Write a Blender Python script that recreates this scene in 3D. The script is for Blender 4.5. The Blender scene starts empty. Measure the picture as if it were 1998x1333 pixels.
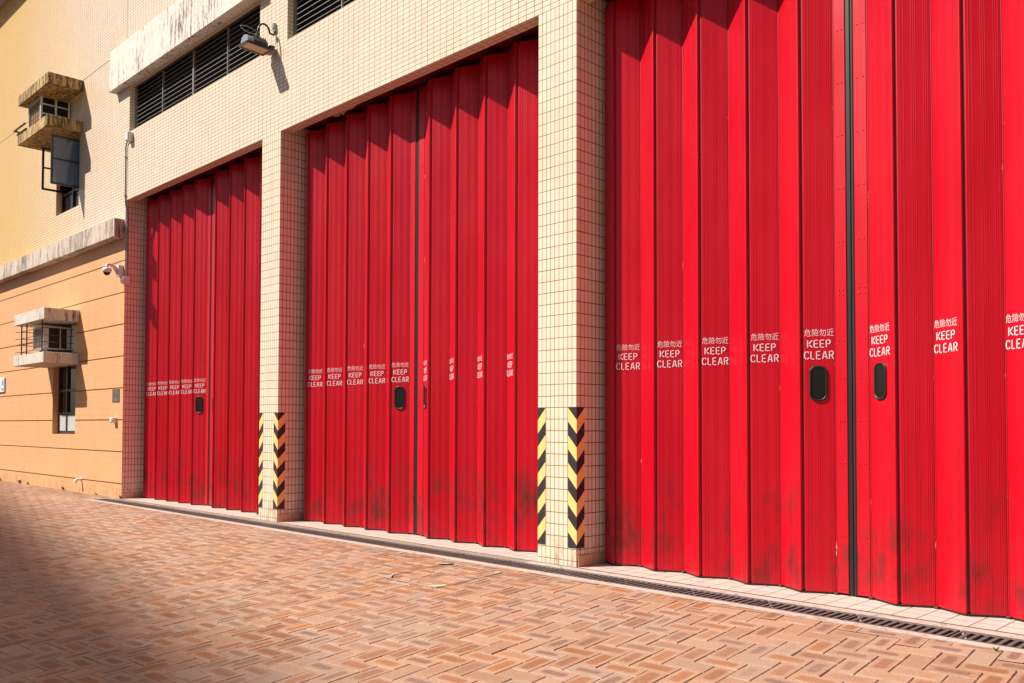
import bpy, math, random
from mathutils import Vector, Matrix
R = math.radians
rnd = random.Random(7)
scene = bpy.context.scene
COL = scene.collection

# ---------------------------------------------------------------- camera
cam = bpy.data.cameras.new("camera")
cam.sensor_width = 36.0
cam.lens = 1727.288 / 1998 * 36
cam.shift_y = (783.37 - 666.5) / 1998
cam.clip_start = 0.05
cam.clip_end = 600
camo = bpy.data.objects.new("camera", cam)
COL.objects.link(camo)
yaw, pit, rol = 0.7861119, 0.028192, 0.0024
fw = Vector((-math.sin(yaw) * math.cos(pit), math.cos(yaw) * math.cos(pit), math.sin(pit)))
rt = Vector((math.cos(yaw), math.sin(yaw), 0))
up = rt.cross(fw)
r2 = rt * math.cos(rol) + up * math.sin(rol)
u2 = -rt * math.sin(rol) + up * math.cos(rol)
CAM = Vector((14.589, -5.666, 1.182))
camo.matrix_world = Matrix.Translation(CAM) @ Matrix((r2, u2, -fw)).transposed().to_4x4()
scene.camera = camo

# ---------------------------------------------------------------- sky, sun, exposure
SUN = Vector((-0.70, -1.0, 1.33)).normalized()        # towards the sun
elev = math.asin(SUN.z)
world = bpy.data.worlds.new("World")
scene.world = world
world.use_nodes = True
wn = world.node_tree
bg = wn.nodes["Background"]
sky = wn.nodes.new("ShaderNodeTexSky")
sky.sky_type = 'NISHITA'
sky.sun_disc = False
sky.sun_elevation = elev
sky.sun_rotation = math.atan2(SUN.x, SUN.y)
sky.air_density = 1.0
sky.dust_density = 2.0
wn.links.new(sky.outputs[0], bg.inputs[0])
bg.inputs[1].default_value = 0.05
sun = bpy.data.lights.new("sun", 'SUN')
sun.energy = 5.0
sun.angle = R(0.5)
sun.color = (1.0, 0.92, 0.83)
suno = bpy.data.objects.new("sun", sun)
COL.objects.link(suno)
suno.rotation_euler = SUN.to_track_quat('Z', 'Y').to_euler()
suno.location = (0, -20, 30)
scene.view_settings.view_transform = 'Standard'
scene.view_settings.look = 'None'
scene.view_settings.gamma = 1
scene.view_settings.exposure = 0.64
scene.cycles.max_bounces = 6
scene.cycles.diffuse_bounces = 5
scene.cycles.use_denoising = True


# ---------------------------------------------------------------- node helper
class NT:
    def __init__(self, name):
        m = bpy.data.materials.new(name)
        m.use_nodes = True
        self.m = m
        self.t = m.node_tree
        self.b = self.t.nodes["Principled BSDF"]

    def n(self, kind, **kw):
        nd = self.t.nodes.new("ShaderNode" + kind)
        for k, v in kw.items():
            setattr(nd, k, v)
        return nd

    def put(self, inp, v):
        if isinstance(v, bpy.types.NodeSocket):
            self.t.links.new(v, inp)
        elif v is not None:
            if isinstance(v, tuple) and len(v) == 3 and inp.type == 'RGBA':
                v = (*v, 1)
            inp.default_value = v

    def math(self, op, a, b=None, c=None, clamp=False):
        nd = self.n("Math", operation=op, use_clamp=clamp)
        for i, v in enumerate((a, b, c)):
            if v is not None:
                self.put(nd.inputs[i], v)
        return nd.outputs[0]

    def mix(self, f, a, b, mode='MIX'):
        nd = self.n("Mix", data_type='RGBA', blend_type=mode)
        self.put(nd.inputs[0], f)
        self.put(nd.inputs[6], a)
        self.put(nd.inputs[7], b)
        return nd.outputs[2]

    def ss(self, v, lo, hi, a=0.0, b=1.0):
        nd = self.n("MapRange", interpolation_type='SMOOTHSTEP')
        for i, x in enumerate((v, lo, hi, a, b)):
            self.put(nd.inputs[i], x)
        return nd.outputs[0]

    def noise(self, vec, scale, detail=4, rough=0.6):
        nd = self.n("TexNoise")
        self.put(nd.inputs["Vector"], vec)
        nd.inputs["Scale"].default_value = scale
        nd.inputs["Detail"].default_value = detail
        nd.inputs["Roughness"].default_value = rough
        return nd.outputs[0]

    def comb(self, x, y, z):
        nd = self.n("CombineXYZ")
        for i, v in enumerate((x, y, z)):
            self.put(nd.inputs[i], v)
        return nd.outputs[0]

    def sep(self, v):
        nd = self.n("SeparateXYZ")
        self.put(nd.inputs[0], v)
        return nd.outputs

    def obj(self):
        return self.n("TexCoord").outputs["Object"]

    def scaled(self, v, s):
        nd = self.n("VectorMath", operation='MULTIPLY')
        self.put(nd.inputs[0], v)
        nd.inputs[1].default_value = s
        return nd.outputs[0]

    def white(self, v, out=0):
        nd = self.n("TexWhiteNoise", noise_dimensions='3D')
        self.put(nd.inputs["Vector"], v)
        return nd.outputs[out]

    def bump(self, h, dist=0.01, strength=1.0, normal=None):
        nd = self.n("Bump")
        nd.inputs["Strength"].default_value = strength
        nd.inputs["Distance"].default_value = dist
        self.put(nd.inputs["Height"], h)
        if normal is not None:
            self.put(nd.inputs["Normal"], normal)
        return nd.outputs[0]

    def fin(self, col=None, rough=None, normal=None, metal=None, spec=None, coat=None):
        b = self.b
        self.put(b.inputs["Base Color"], col)
        self.put(b.inputs["Roughness"], rough)
        self.put(b.inputs["Metallic"], metal)
        self.put(b.inputs["Specular IOR Level"], spec)
        self.put(b.inputs["Coat Weight"], coat)
        if normal is not None:
            self.put(b.inputs["Normal"], normal)
        return self.m


# ---------------------------------------------------------------- materials
def planar(t):
    """u,v wall coordinates in metres chosen from the face direction"""
    o = t.sep(t.obj())
    g = t.n("NewGeometry")
    nn = t.sep(g.outputs["True Normal"])
    sx = t.math('GREATER_THAN', t.math('ABSOLUTE', nn[0]), 0.5)
    sz = t.math('GREATER_THAN', t.math('ABSOLUTE', nn[2]), 0.5)
    mu = t.n("Mix"); t.put(mu.inputs[0], sx); t.put(mu.inputs[2], o[0]); t.put(mu.inputs[3], o[1])
    mv = t.n("Mix"); t.put(mv.inputs[0], sz); t.put(mv.inputs[2], o[2]); t.put(mv.inputs[3], o[1])
    return mu.outputs[0], mv.outputs[0], o, sx, sz


def tile_mat(name, w, h, ou, ov, base, var, grout, g=0.0045, rough=0.22, pale=False, glow=None, lines=1.0, tilt=0.012, grime=.75):
    t = NT(name)
    u, v, o, sx, sz = planar(t)
    uu = t.math('DIVIDE', t.math('SUBTRACT', u, ou), w)
    vv = t.math('DIVIDE', t.math('SUBTRACT', v, ov), h)
    fu = t.math('FRACT', uu); fv = t.math('FRACT', vv)
    du = t.math('MULTIPLY', t.math('MINIMUM', fu, t.math('SUBTRACT', 1.0, fu)), w)
    dv = t.math('MULTIPLY', t.math('MINIMUM', fv, t.math('SUBTRACT', 1.0, fv)), h)
    e = t.math('MINIMUM', du, dv)
    vec = t.comb(u, v, 0.0)
    wob = t.math('MULTIPLY', t.noise(vec, 1.3, 5), 0.0022)
    gm = t.ss(e, t.math('ADD', wob, g * .5 - .0016), t.math('ADD', wob, g * .5 + .0008), 1.0, 0.0)   # 1 in grout
    cell = t.comb(t.math('FLOOR', uu), t.math('FLOOR', vv), sx)
    r = t.white(cell)
    rc = t.white(cell, 1)
    c = t.mix(r, base, var)
    big = t.noise(vec, 0.9, 6, 0.65)
    c = t.mix(t.ss(big, 0.45, 0.75, 0.0, 0.22), c, tuple(x * y for x, y in zip(base, (0.9, 0.78, 0.62))))
    stv = t.noise(t.scaled(vec, (3.0, .22, 1)), 2.2, 6, .7)
    c = t.mix(t.ss(stv, .50, .75, 0, .30), c, tuple(x * y for x, y in zip(base, (0.72, 0.62, 0.52))))
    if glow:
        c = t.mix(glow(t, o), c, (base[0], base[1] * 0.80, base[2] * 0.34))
    gv = t.noise(vec, 3.0, 4)
    gcol = t.mix(gv, tuple(x * 0.75 for x in grout), tuple(min(1, x * 1.5) for x in grout))
    if lines < 1:
        msk = t.ss(t.noise(t.scaled(vec, (1.6, .5, 1)), 2.2, 5, .7), .40, .68, lines * .25, lines)
        gm2 = t.math('MULTIPLY', gm, msk)
    else:
        gm2 = gm
    c = t.mix(gm2, c, gcol)
    # grime running down near the foot of the wall
    d = t.math('MULTIPLY', t.ss(o[2], 0.02, 0.32, 1.0, 0.0), t.ss(t.noise(t.scaled(vec, (3, .7, 1)), 4.0, 5, .7), .42, .7, 0, grime))
    c = t.mix(d, c, (0.22, 0.12, 0.06))
    tv = t.n("VectorMath", operation='SUBTRACT'); t.put(tv.inputs[0], rc); tv.inputs[1].default_value = (.5, .5, .5)
    tl = t.n("VectorMath", operation='SCALE'); t.put(tl.inputs[0], tv.outputs[0]); tl.inputs[3].default_value = tilt
    gg = t.n("NewGeometry")
    ad = t.n("VectorMath", operation='ADD'); t.put(ad.inputs[0], gg.outputs["Normal"]); t.put(ad.inputs[1], tl.outputs[0])
    hgt = t.ss(e, 0.0, 0.006, 0.0, 1.0)
    nrm = t.bump(hgt, 0.0025, 0.7, ad.outputs[0])
    nrm = t.bump(t.noise(vec, 60, 2), 0.0004, 0.5, nrm)
    return t.fin(c, t.math('ADD', rough, t.math('MULTIPLY', gm, 0.6)), nrm, spec=0.4)


CREAM = (0.77, 0.615, 0.462)
CREAM2 = (0.82, 0.67, 0.515)
GROUT = (0.17, 0.09, 0.05)


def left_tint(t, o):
    # golden light painted into the tile colour, stronger towards the wall's far end
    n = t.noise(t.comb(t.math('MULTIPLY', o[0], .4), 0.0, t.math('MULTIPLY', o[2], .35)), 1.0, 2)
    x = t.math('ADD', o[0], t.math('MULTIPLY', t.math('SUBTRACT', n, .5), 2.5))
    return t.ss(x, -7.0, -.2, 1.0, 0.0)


M = {}
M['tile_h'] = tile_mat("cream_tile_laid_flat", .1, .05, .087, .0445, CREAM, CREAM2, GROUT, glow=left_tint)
M['tile_v'] = tile_mat("cream_tile_upright", .05, .1, .037, .0445, CREAM, CREAM2, GROUT, g=.005)
M['tile_s'] = tile_mat("cream_tile_reveal", .05, .1, .0, .0445, CREAM, CREAM2, (0.10, 0.05, 0.025), g=.005)
M['orange'] = tile_mat("orange_painted_tile", .05, .1, .0, .0445, (0.68, 0.355, 0.165), (0.70, 0.37, 0.18), (0.42, 0.16, 0.05),
                       g=.0035, rough=.55, lines=.55, tilt=.004)
M['floor_tile'] = tile_mat("threshold_tile", .15, .15, .008, .0, (0.52, 0.435, 0.385), (0.58, 0.485, 0.43), (0.13, 0.075, 0.05), g=.007, rough=.6, grime=.12)


def red_mat():
    t = NT("red_door_paint")
    ob = t.obj(); o = t.sep(ob)
    n1 = t.noise(t.scaled(ob, (1.2, 1.2, .5)), 1.6, 5)
    c = t.mix(n1, (0.46, 0.0004, 0.010), (0.60, 0.0034, 0.018))
    # soot and tyre grime scuffed over the lower part
    n2 = t.noise(t.scaled(ob, (3.2, 3.2, 1.6)), 1.5, 6, .65)
    ht = t.math('MULTIPLY', t.ss(o[2], .45, .95, 1.0, 0.0), t.ss(o[2], .02, .22, .6, 1.0))
    d = t.math('MULTIPLY', ht, t.ss(n2, .43, .68, 0.0, .85))
    c = t.mix(d, c, (0.10, 0.012, 0.010))
    # long vertical weather streaks
    n3 = t.noise(t.scaled(ob, (26, 26, .35)), 1.0, 3)
    c = t.mix(t.ss(n3, .52, .8, 0, .25), c, (0.40, 0.001, 0.008))
    oi = t.n("ObjectInfo")
    c = t.mix(t.math('MULTIPLY', oi.outputs['Random'], .20), c, (0.36, 0.0003, 0.008))
    # tiny chips
    n4 = t.noise(ob, 55, 2)
    c = t.mix(t.ss(n4, .80, .83, 0, .9), c, (0.55, 0.45, 0.35))
    r = t.ss(n1, .3, .75, .30, .44)
    r = t.math('ADD', r, t.math('MULTIPLY', d, .3))
    nrm = t.bump(t.noise(t.scaled(ob, (1, 1, .25)), 7, 3), .004, .35)
    t.b.inputs['Coat Roughness'].default_value = .16
    return t.fin(c, r, nrm, spec=.34, coat=.12)


M['red'] = red_mat()


def hinge_mat():
    t = NT("worn_hinge_paint")
    ob = t.obj()
    n = t.noise(t.scaled(ob, (9, 9, 1.0)), 5, 5, .75)
    c = t.mix(t.ss(n, .64, .68), (0.35, 0.003, 0.01), (0.62, 0.40, 0.24))
    return t.fin(c, .5)


M['hinge'] = hinge_mat()


def simple(name, col, rough=.5, metal=0.0, var=.15, scale=8, bump=.0, spec=.5):
    t = NT(name)
    ob = t.obj()
    n = t.noise(ob, scale, 5, .65)
    c = t.mix(n, tuple(x * (1 - var) for x in col), tuple(min(1, x * (1 + var)) for x in col))
    nrm = t.bump(t.noise(ob, scale * 6, 4), bump, .6) if bump else None
    return t.fin(c, rough, nrm, metal, spec=spec)


M['black_rubber'] = simple("black_rubber", (0.012, 0.011, 0.010), .45)
M['grey_rubber'] = simple("grey_rubber", (0.020, 0.017, 0.014), .5, var=.4, scale=3)
M['dark_void'] = simple("dark_interior", (0.010, 0.008, 0.008), .8)
M['dark_red'] = simple("dark_red_steel", (0.20, 0.006, 0.012), .5)
M['white_paint'] = simple("stencil_white_paint", (0.86, 0.76, 0.78), .5, var=.10, scale=40)
M['brown_frame'] = simple("dark_brown_frame", (0.035, 0.020, 0.014), .4)
M['black_frame'] = simple("black_steel_frame", (0.014, 0.012, 0.012), .35)
M['white_plastic'] = simple("white_plastic", (0.72, 0.70, 0.69), .4, var=.06)
M['off_white'] = simple("aged_white_enamel", (0.62, 0.56, 0.50), .45, var=.18, scale=12)
M['grey_metal'] = simple("grey_metal", (0.30, 0.29, 0.28), .42, metal=.6, var=.25)
M['rust_steel'] = simple("rusty_steel", (0.06, 0.032, 0.022), .6, metal=.2, var=.5, scale=30)
M['louvre'] = simple("louvre_blade", (0.22, 0.20, 0.17), .5, var=.2, scale=4)
M['louvre_shadow'] = simple("louvre_frame", (0.05, 0.048, 0.045), .5)
M['grate'] = simple("cast_iron", (0.115, 0.10, 0.092), .6, metal=.15, var=.35, scale=16, bump=.0006)
M['steel'] = simple("worn_steel_trim", (0.55, 0.50, 0.46), .5, metal=.1, var=.35, scale=25)
M['lamp_black'] = simple("floodlight_black", (0.022, 0.020, 0.020), .38, var=.3)
M['lamp_grey'] = simple("floodlight_aluminium", (0.32, 0.33, 0.35), .4, metal=.5, var=.2)
M['paint_black'] = simple("stripe_black_paint", (0.028, 0.026, 0.027), .42, var=.35, scale=14)
M['paint_yellow'] = simple("stripe_yellow_paint", (0.90, 0.57, 0.20), .42, var=.05, scale=10)
M['brown_joint'] = simple("sealant_joint", (0.16, 0.085, 0.05), .8, var=.3, scale=10)
M['skirting'] = simple("beige_skirting_tile", (0.52, 0.33, 0.20), .4, var=.2, scale=9)
M['green'] = simple("weed_green", (0.10, 0.14, 0.03), .6, var=.4, scale=40)
M['dry'] = simple("dry_weed", (0.22, 0.14, 0.06), .7, var=.4, scale=40)
M['plaque'] = simple("grey_plaque", (0.13, 0.115, 0.10), .4, metal=.3, var=.2)
M['sign_white'] = simple("sign_white", (0.62, 0.68, 0.76), .35, var=.03)
M['sign_ink'] = simple("sign_ink", (0.03, 0.05, 0.12), .4)
M['tower'] = simple("tower_concrete", (0.35, 0.33, 0.30), .8)
M['asphalt'] = simple("asphalt", (0.06, 0.058, 0.055), .9, scale=3, bump=.002)
M['flake'] = simple("peeling_plaster", (0.50, 0.33, 0.22), .8, var=.3, scale=30, bump=.002)
M['curtain'] = simple("pale_curtain", (0.40, 0.44, 0.42), .8, var=.2, scale=3)
M['amber'] = simple("amber_grille", (0.45, 0.24, 0.06), .5, var=.3, scale=20)


def glass_mat(name, col, rough=.08):
    t = NT(name)
    return t.fin(col, rough, t.bump(t.noise(t.obj(), 3, 2), .002, .3), spec=.45)


M['glass'] = glass_mat("dark_window_glass", (0.009, 0.008, 0.007))
M['glass_sky_tint'] = glass_mat("sky_tinted_glass", (0.16, 0.24, 0.34), .06)  # blue sky reflection put into the base colour of the pane
M['glass_sky_tint'].node_tree.nodes['Principled BSDF'].inputs['Transmission Weight'].default_value = .45
M['lens'] = glass_mat("floodlight_lens", (0.45, 0.21, 0.03), .15)


def concrete(name, base, stain, lo, hi, streak=1.0):
    t = NT(name)
    ob = t.obj(); o = t.sep(ob)
    n = t.noise(ob, 3, 6, .7)
    c = t.mix(n, tuple(x * .82 for x in base), tuple(min(1, x * 1.12) for x in base))
    s = t.noise(t.scaled(ob, (9, 9, 1.3)), 1.7, 8, .82)
    blot = t.ss(t.noise(ob, .9, 5, .7), .38, .62)
    s = t.math('ADD', s, t.math('MULTIPLY', t.math('SUBTRACT', blot, .5), .09))
    c = t.mix(t.ss(s, lo, hi, 0, .92 * streak), c, stain)
    s2 = t.noise(ob, 28, 4, .8)
    c = t.mix(t.math('MULTIPLY', t.ss(s2, .56, .68, 0, .8), t.ss(s, lo - .10, hi)), c, tuple(x * .5 for x in stain))
    nrm = t.bump(t.noise(ob, 45, 5, .7), .003, .7)
    return t.fin(c, .85, nrm, spec=.3)


M['conc_canopy'] = concrete("streaked_white_concrete", (0.74, 0.66, 0.58), (0.12, 0.085, 0.065), .52, .60)
M['conc_band'] = concrete("mildewed_concrete", (0.60, 0.50, 0.42), (0.15, 0.115, 0.09), .47, .62)
M['conc_ledge_dark'] = concrete("blackened_concrete", (0.56, 0.37, 0.15), (0.06, 0.04, 0.02), .44, .58)
M['conc_ledge'] = concrete("pale_concrete", (0.62, 0.55, 0.48), (0.13, 0.10, 0.075), .53, .66)
M['kerb'] = concrete("kerb_concrete", (0.47, 0.40, 0.35), (0.17, 0.125, 0.09), .50, .68)


M['kerb_dirty'] = concrete("grimy_concrete", (0.30, 0.245, 0.20), (0.10, 0.075, 0.055), .50, .66)


def brick_mat():
    t = NT("clay_paver")
    uv = t.n("UVMap"); uv.uv_map = "brick"
    s = t.sep(uv.outputs[0])
    at = t.n("Attribute"); at.attribute_name = "tone"
    rc = t.n("SeparateColor"); t.put(rc.inputs[0], at.outputs["Color"])
    ra, rb, rg = rc.outputs[0], rc.outputs[1], rc.outputs[2]
    ob = t.obj()
    wob = t.math('MULTIPLY', t.math('SUBTRACT', t.noise(ob, 16, 4), .5), .022)
    # rounded box distance from the kiln-mark edge, uv are metres from the brick centre
    qx = t.math('SUBTRACT', t.math('ABSOLUTE', s[0]), t.math('SUBTRACT', .074, t.math('MULTIPLY', rg, .022)))
    qy = t.math('SUBTRACT', t.math('ABSOLUTE', s[1]), t.math('SUBTRACT', .014, t.math('MULTIPLY', rg, .012)))
    mx = t.math('MAXIMUM', qx, 0.0); my = t.math('MAXIMUM', qy, 0.0)
    d = t.math('SQRT', t.math('ADD', t.math('MULTIPLY', mx, mx), t.math('MULTIPLY', my, my)))
    inn = t.math('MINIMUM', t.math('MAXIMUM', qx, qy), 0.0)
    d = t.math('ADD', t.math('ADD', d, inn), wob)
    mask = t.ss(d, .012, .032, 1.0, 0.0)
    mask = t.math('MULTIPLY', mask, t.ss(rb, .10, .38, 0.0, 1.0))
    body = t.mix(ra, (0.34, 0.195, 0.118), (0.45, 0.268, 0.168))
    body = t.mix(t.ss(rg, .7, 1.0, 0, .75), body, (0.37, 0.27, 0.20))
    ctr = t.mix(ra, (0.21, 0.080, 0.035), (0.35, 0.135, 0.042))
    ctr = t.mix(t.ss(rg, .35, .7, 0, .8), ctr, (0.185, 0.105, 0.080))
    c = t.mix(mask, body, ctr)
    gr = t.noise(ob, 240, 3, .8)
    c = t.mix(t.ss(gr, .50, .62, 0, .70), c, (0.13, 0.078, 0.055))
    gr2 = t.noise(ob, 170, 2, .8)
    c = t.mix(t.ss(gr2, .58, .75, 0, .5), c, (0.66, 0.48, 0.36))
    g3 = t.noise(ob, 75, 5, .85)
    c = t.mix(t.ss(g3, .48, .60, 0, .34), c, (0.17, 0.095, 0.06))
    g4 = t.noise(ob, 30, 5, .8)
    c = t.mix(t.ss(g4, .52, .66, 0, .18), c, (0.55, 0.38, 0.28))
    big = t.noise(ob, .55, 5, .6)
    c = t.mix(t.ss(big, .46, .68, 0, .30), c, (0.33, 0.25, 0.205))
    # dusty pale deposit at the brick edges
    ex = t.math('SUBTRACT', .125, t.math('ABSOLUTE', s[0])); ey = t.math('SUBTRACT', .0625, t.math('ABSOLUTE', s[1]))
    ed = t.math('MINIMUM', ex, ey)
    c = t.mix(t.math('MULTIPLY', t.ss(ed, .004, .02, 1, 0), t.ss(t.noise(ob, 9, 4), .45, .65, .0, .45)), c, (0.50, 0.36, 0.27))
    nrm = t.bump(t.noise(ob, 130, 5, .75), .0016, .8)
    nrm = t.bump(t.noise(ob, 11, 3), .005, .3, nrm)
    return t.fin(c, .72, nrm, spec=.35)


M['brick'] = brick_mat()
M['bed'] = simple("jointing_sand", (0.15, 0.09, 0.06), .95, var=.5, scale=60, bump=.002)
M['plain_paver'] = simple("distant_paver", (0.42, 0.26, 0.17), .8, var=.3, scale=6, bump=.002)


# ---------------------------------------------------------------- mesh builder
class MB:
    def __init__(self):
        self.v = []; self.f = []; self.mi = []; self.sm = []; self.mats = []

    def mat(self, key):
        m = M[key]
        if m not in self.mats:
            self.mats.append(m)
        return self.mats.index(m)

    def face(self, pts, key, smooth=False):
        i = len(self.v)
        self.v += [tuple(p) for p in pts]
        self.f.append(tuple(range(i, i + len(pts))))
        self.mi.append(self.mat(key)); self.sm.append(smooth)

    def mesh(self, vs, fs, key, smooth=False):
        i = len(self.v); k = self.mat(key)
        self.v += [tuple(p) for p in vs]
        for f in fs:
            self.f.append(tuple(i + a for a in f)); self.mi.append(k); self.sm.append(smooth)

    def box(self, x0, x1, y0, y1, z0, z1, key, bev=0.0):
        if bev <= 0:
            vs = [(x, y, z) for z in (z0, z1) for y in (y0, y1) for x in (x0, x1)]
            fs = [(0, 2, 3, 1), (4, 5, 7, 6), (0, 1, 5, 4), (2, 6, 7, 3), (0, 4, 6, 2), (1, 3, 7, 5)]
            self.mesh(vs, fs, key)
            return
        b = bev
        vs = []; idx = {}
        X = (x0, x1); Y = (y0, y1); Z = (z0, z1)
        for sx in (0, 1):
            for sy in (0, 1):
                for sz in (0, 1):
                    dx = b if sx == 0 else -b; dy = b if sy == 0 else -b; dz = b if sz == 0 else -b
                    for ax, p in (('x', (X[sx], Y[sy] + dy, Z[sz] + dz)), ('y', (X[sx] + dx, Y[sy], Z[sz] + dz)), ('z', (X[sx] + dx, Y[sy] + dy, Z[sz]))):
                        idx[(sx, sy, sz, ax)] = len(vs); vs.append(p)
        fs = []
        q = [(0, 0), (1, 0), (1, 1), (0, 1)]
        for s in (0, 1):
            fs.append([idx[(s, a, c, 'x')] for a, c in q])
            fs.append([idx[(a, s, c, 'y')] for a, c in q])
            fs.append([idx[(a, c, s, 'z')] for a, c in q])
        for a in (0, 1):
            for c in (0, 1):
                fs.append([idx[(a, c, 0, 'x')], idx[(a, c, 1, 'x')], idx[(a, c, 1, 'y')], idx[(a, c, 0, 'y')]])
                fs.append([idx[(a, 0, c, 'x')], idx[(a, 1, c, 'x')], idx[(a, 1, c, 'z')], idx[(a, 0, c, 'z')]])
                fs.append([idx[(0, a, c, 'y')], idx[(1, a, c, 'y')], idx[(1, a, c, 'z')], idx[(0, a, c, 'z')]])
                for d in (0, 1):
                    pass
        for a in (0, 1):
            for c in (0, 1):
                for d in (0, 1):
                    fs.append([idx[(a, c, d, 'x')], idx[(a, c, d, 'y')], idx[(a, c, d, 'z')]])
        cx, cy, cz = (x0 + x1) / 2, (y0 + y1) / 2, (z0 + z1) / 2
        out = []
        for f in fs:
            p = [Vector(vs[i]) for i in f]
            n = (p[1] - p[0]).cross(p[2] - p[0])
            m = sum(p, Vector()) / len(p) - Vector((cx, cy, cz))
            out.append(tuple(f) if n.dot(m) > 0 else tuple(reversed(f)))
        self.mesh(vs, out, key)

    def tube(self, pts, r, key, seg=10, caps=True):
        pts = [Vector(p) for p in pts]
        rings = []
        prev = None
        for i, p in enumerate(pts):
            d = (pts[min(i + 1, len(pts) - 1)] - pts[max(i - 1, 0)]).normalized()
            a = prev if prev is not None else (Vector((0, 0, 1)) if abs(d.z) < .9 else Vector((1, 0, 0)))
            a = (a - d * a.dot(d)).normalized(); prev = a
            b = d.cross(a)
            rr = r[i] if isinstance(r, (list, tuple)) else r
            rings.append([p + (a * math.cos(2 * math.pi * k / seg) + b * math.sin(2 * math.pi * k / seg)) * rr for k in range(seg)])
        vs = [q for rg in rings for q in rg]
        fs = []
        for i in range(len(pts) - 1):
            for k in range(seg):
                k2 = (k + 1) % seg
                fs.append((i * seg + k, i * seg + k2, (i + 1) * seg + k2, (i + 1) * seg + k))
        self.mesh(vs, fs, key, True)
        if caps:
            self.face(list(reversed(rings[0])), key); self.face(rings[-1], key)

    def lathe(self, cx, cy, prof, key, seg=24):
        vs = []; fs = []
        for (r, z) in prof:
            for k in range(seg):
                a = 2 * math.pi * k / seg
                vs.append((cx + r * math.cos(a), cy + r * math.sin(a), z))
        for i in range(len(prof) - 1):
            for k in range(seg):
                k2 = (k + 1) % seg
                fs.append((i * seg + k, i * seg + k2, (i + 1) * seg + k2, (i + 1) * seg + k))
        self.mesh(vs, fs, key, True)

    def build(self, name, parent=None, label=None):
        me = bpy.data.meshes.new(name)
        me.from_pydata(self.v, [], self.f)
        for m in self.mats:
            me.materials.append(m)
        me.polygons.foreach_set("material_index", self.mi)
        me.polygons.foreach_set("use_smooth", self.sm)
        me.update()
        o = bpy.data.objects.new(name, me)
        COL.objects.link(o)
        if parent:
            o.parent = parent
        if label:
            o['label'] = label
        return o


def empty(name, label, cat, loc=(0, 0, 0), group=None):
    o = bpy.data.objects.new(name, None)
    COL.objects.link(o)
    o.empty_display_size = .2
    o.location = loc
    o['label'] = label; o['category'] = cat
    if group:
        o['group'] = group
    return o


def tag(o, label, cat, group=None):
    o['label'] = label; o['category'] = cat
    if group:
        o['group'] = group
    return o


def struct(o):
    o['kind'] = 'structure'
    return o


# ---------------------------------------------------------------- dimensions
ZL = 4.8445                                  # underside of the door lintels
PIL = [(4.388, 4.838), (9.240, 9.687), (14.087, 14.537)]
DOORS = [(0.0, 4.388), (4.838, 9.240), (9.687, 14.087)]
XL, XR, TOP, BACK = -16.0, 22.0, 12.0, 9.0
SLOPE = .055
YK = -.468


def gz(y):
    return SLOPE * (y - YK) if y < YK else 0.0


# ================================================================ SETTING: ground
b = MB()
for (x0, x1, y0, y1) in ((-16, 22, -13, YK), (-16, -.2, YK, 0)):
    b.face([(x0, y0, gz(y0) - .007), (x1, y0, gz(y0) - .007), (x1, y1, gz(y1) - .007), (x0, y1, gz(y1) - .007)], 'bed')
struct(b.build("ground"))
b = MB()
zf = gz(-13) - .004
b.face([(-300, -300, zf), (300, -300, zf), (300, -13, zf), (-300, -13, zf)], 'asphalt')
b.face([(-300, -13, zf), (-16, -13, zf), (-16, 200, zf), (-300, 200, zf)], 'plain_paver')
b.face([(22, -13, zf), (300, -13, zf), (300, 200, zf), (22, 200, zf)], 'plain_paver')
struct(b.build("road"))


def clip(poly, ax, lim, keep_less):
    out = []
    for i in range(len(poly)):
        p, q = poly[i], poly[(i + 1) % len(poly)]
        ip = (p[ax] <= lim) if keep_less else (p[ax] >= lim)
        iq = (q[ax] <= lim) if keep_less else (q[ax] >= lim)
        if ip:
            out.append(p)
        if ip != iq:
            s = (lim - p[ax]) / (q[ax] - p[ax])
            out.append(tuple(p[k] + (q[k] - p[k]) * s for k in range(4)))
    return out


BW = .125
TH = R(4.5)
ct, st = math.cos(TH), math.sin(TH)
brick_v, brick_f, brick_uv, brick_c = [], [], [], []


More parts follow.
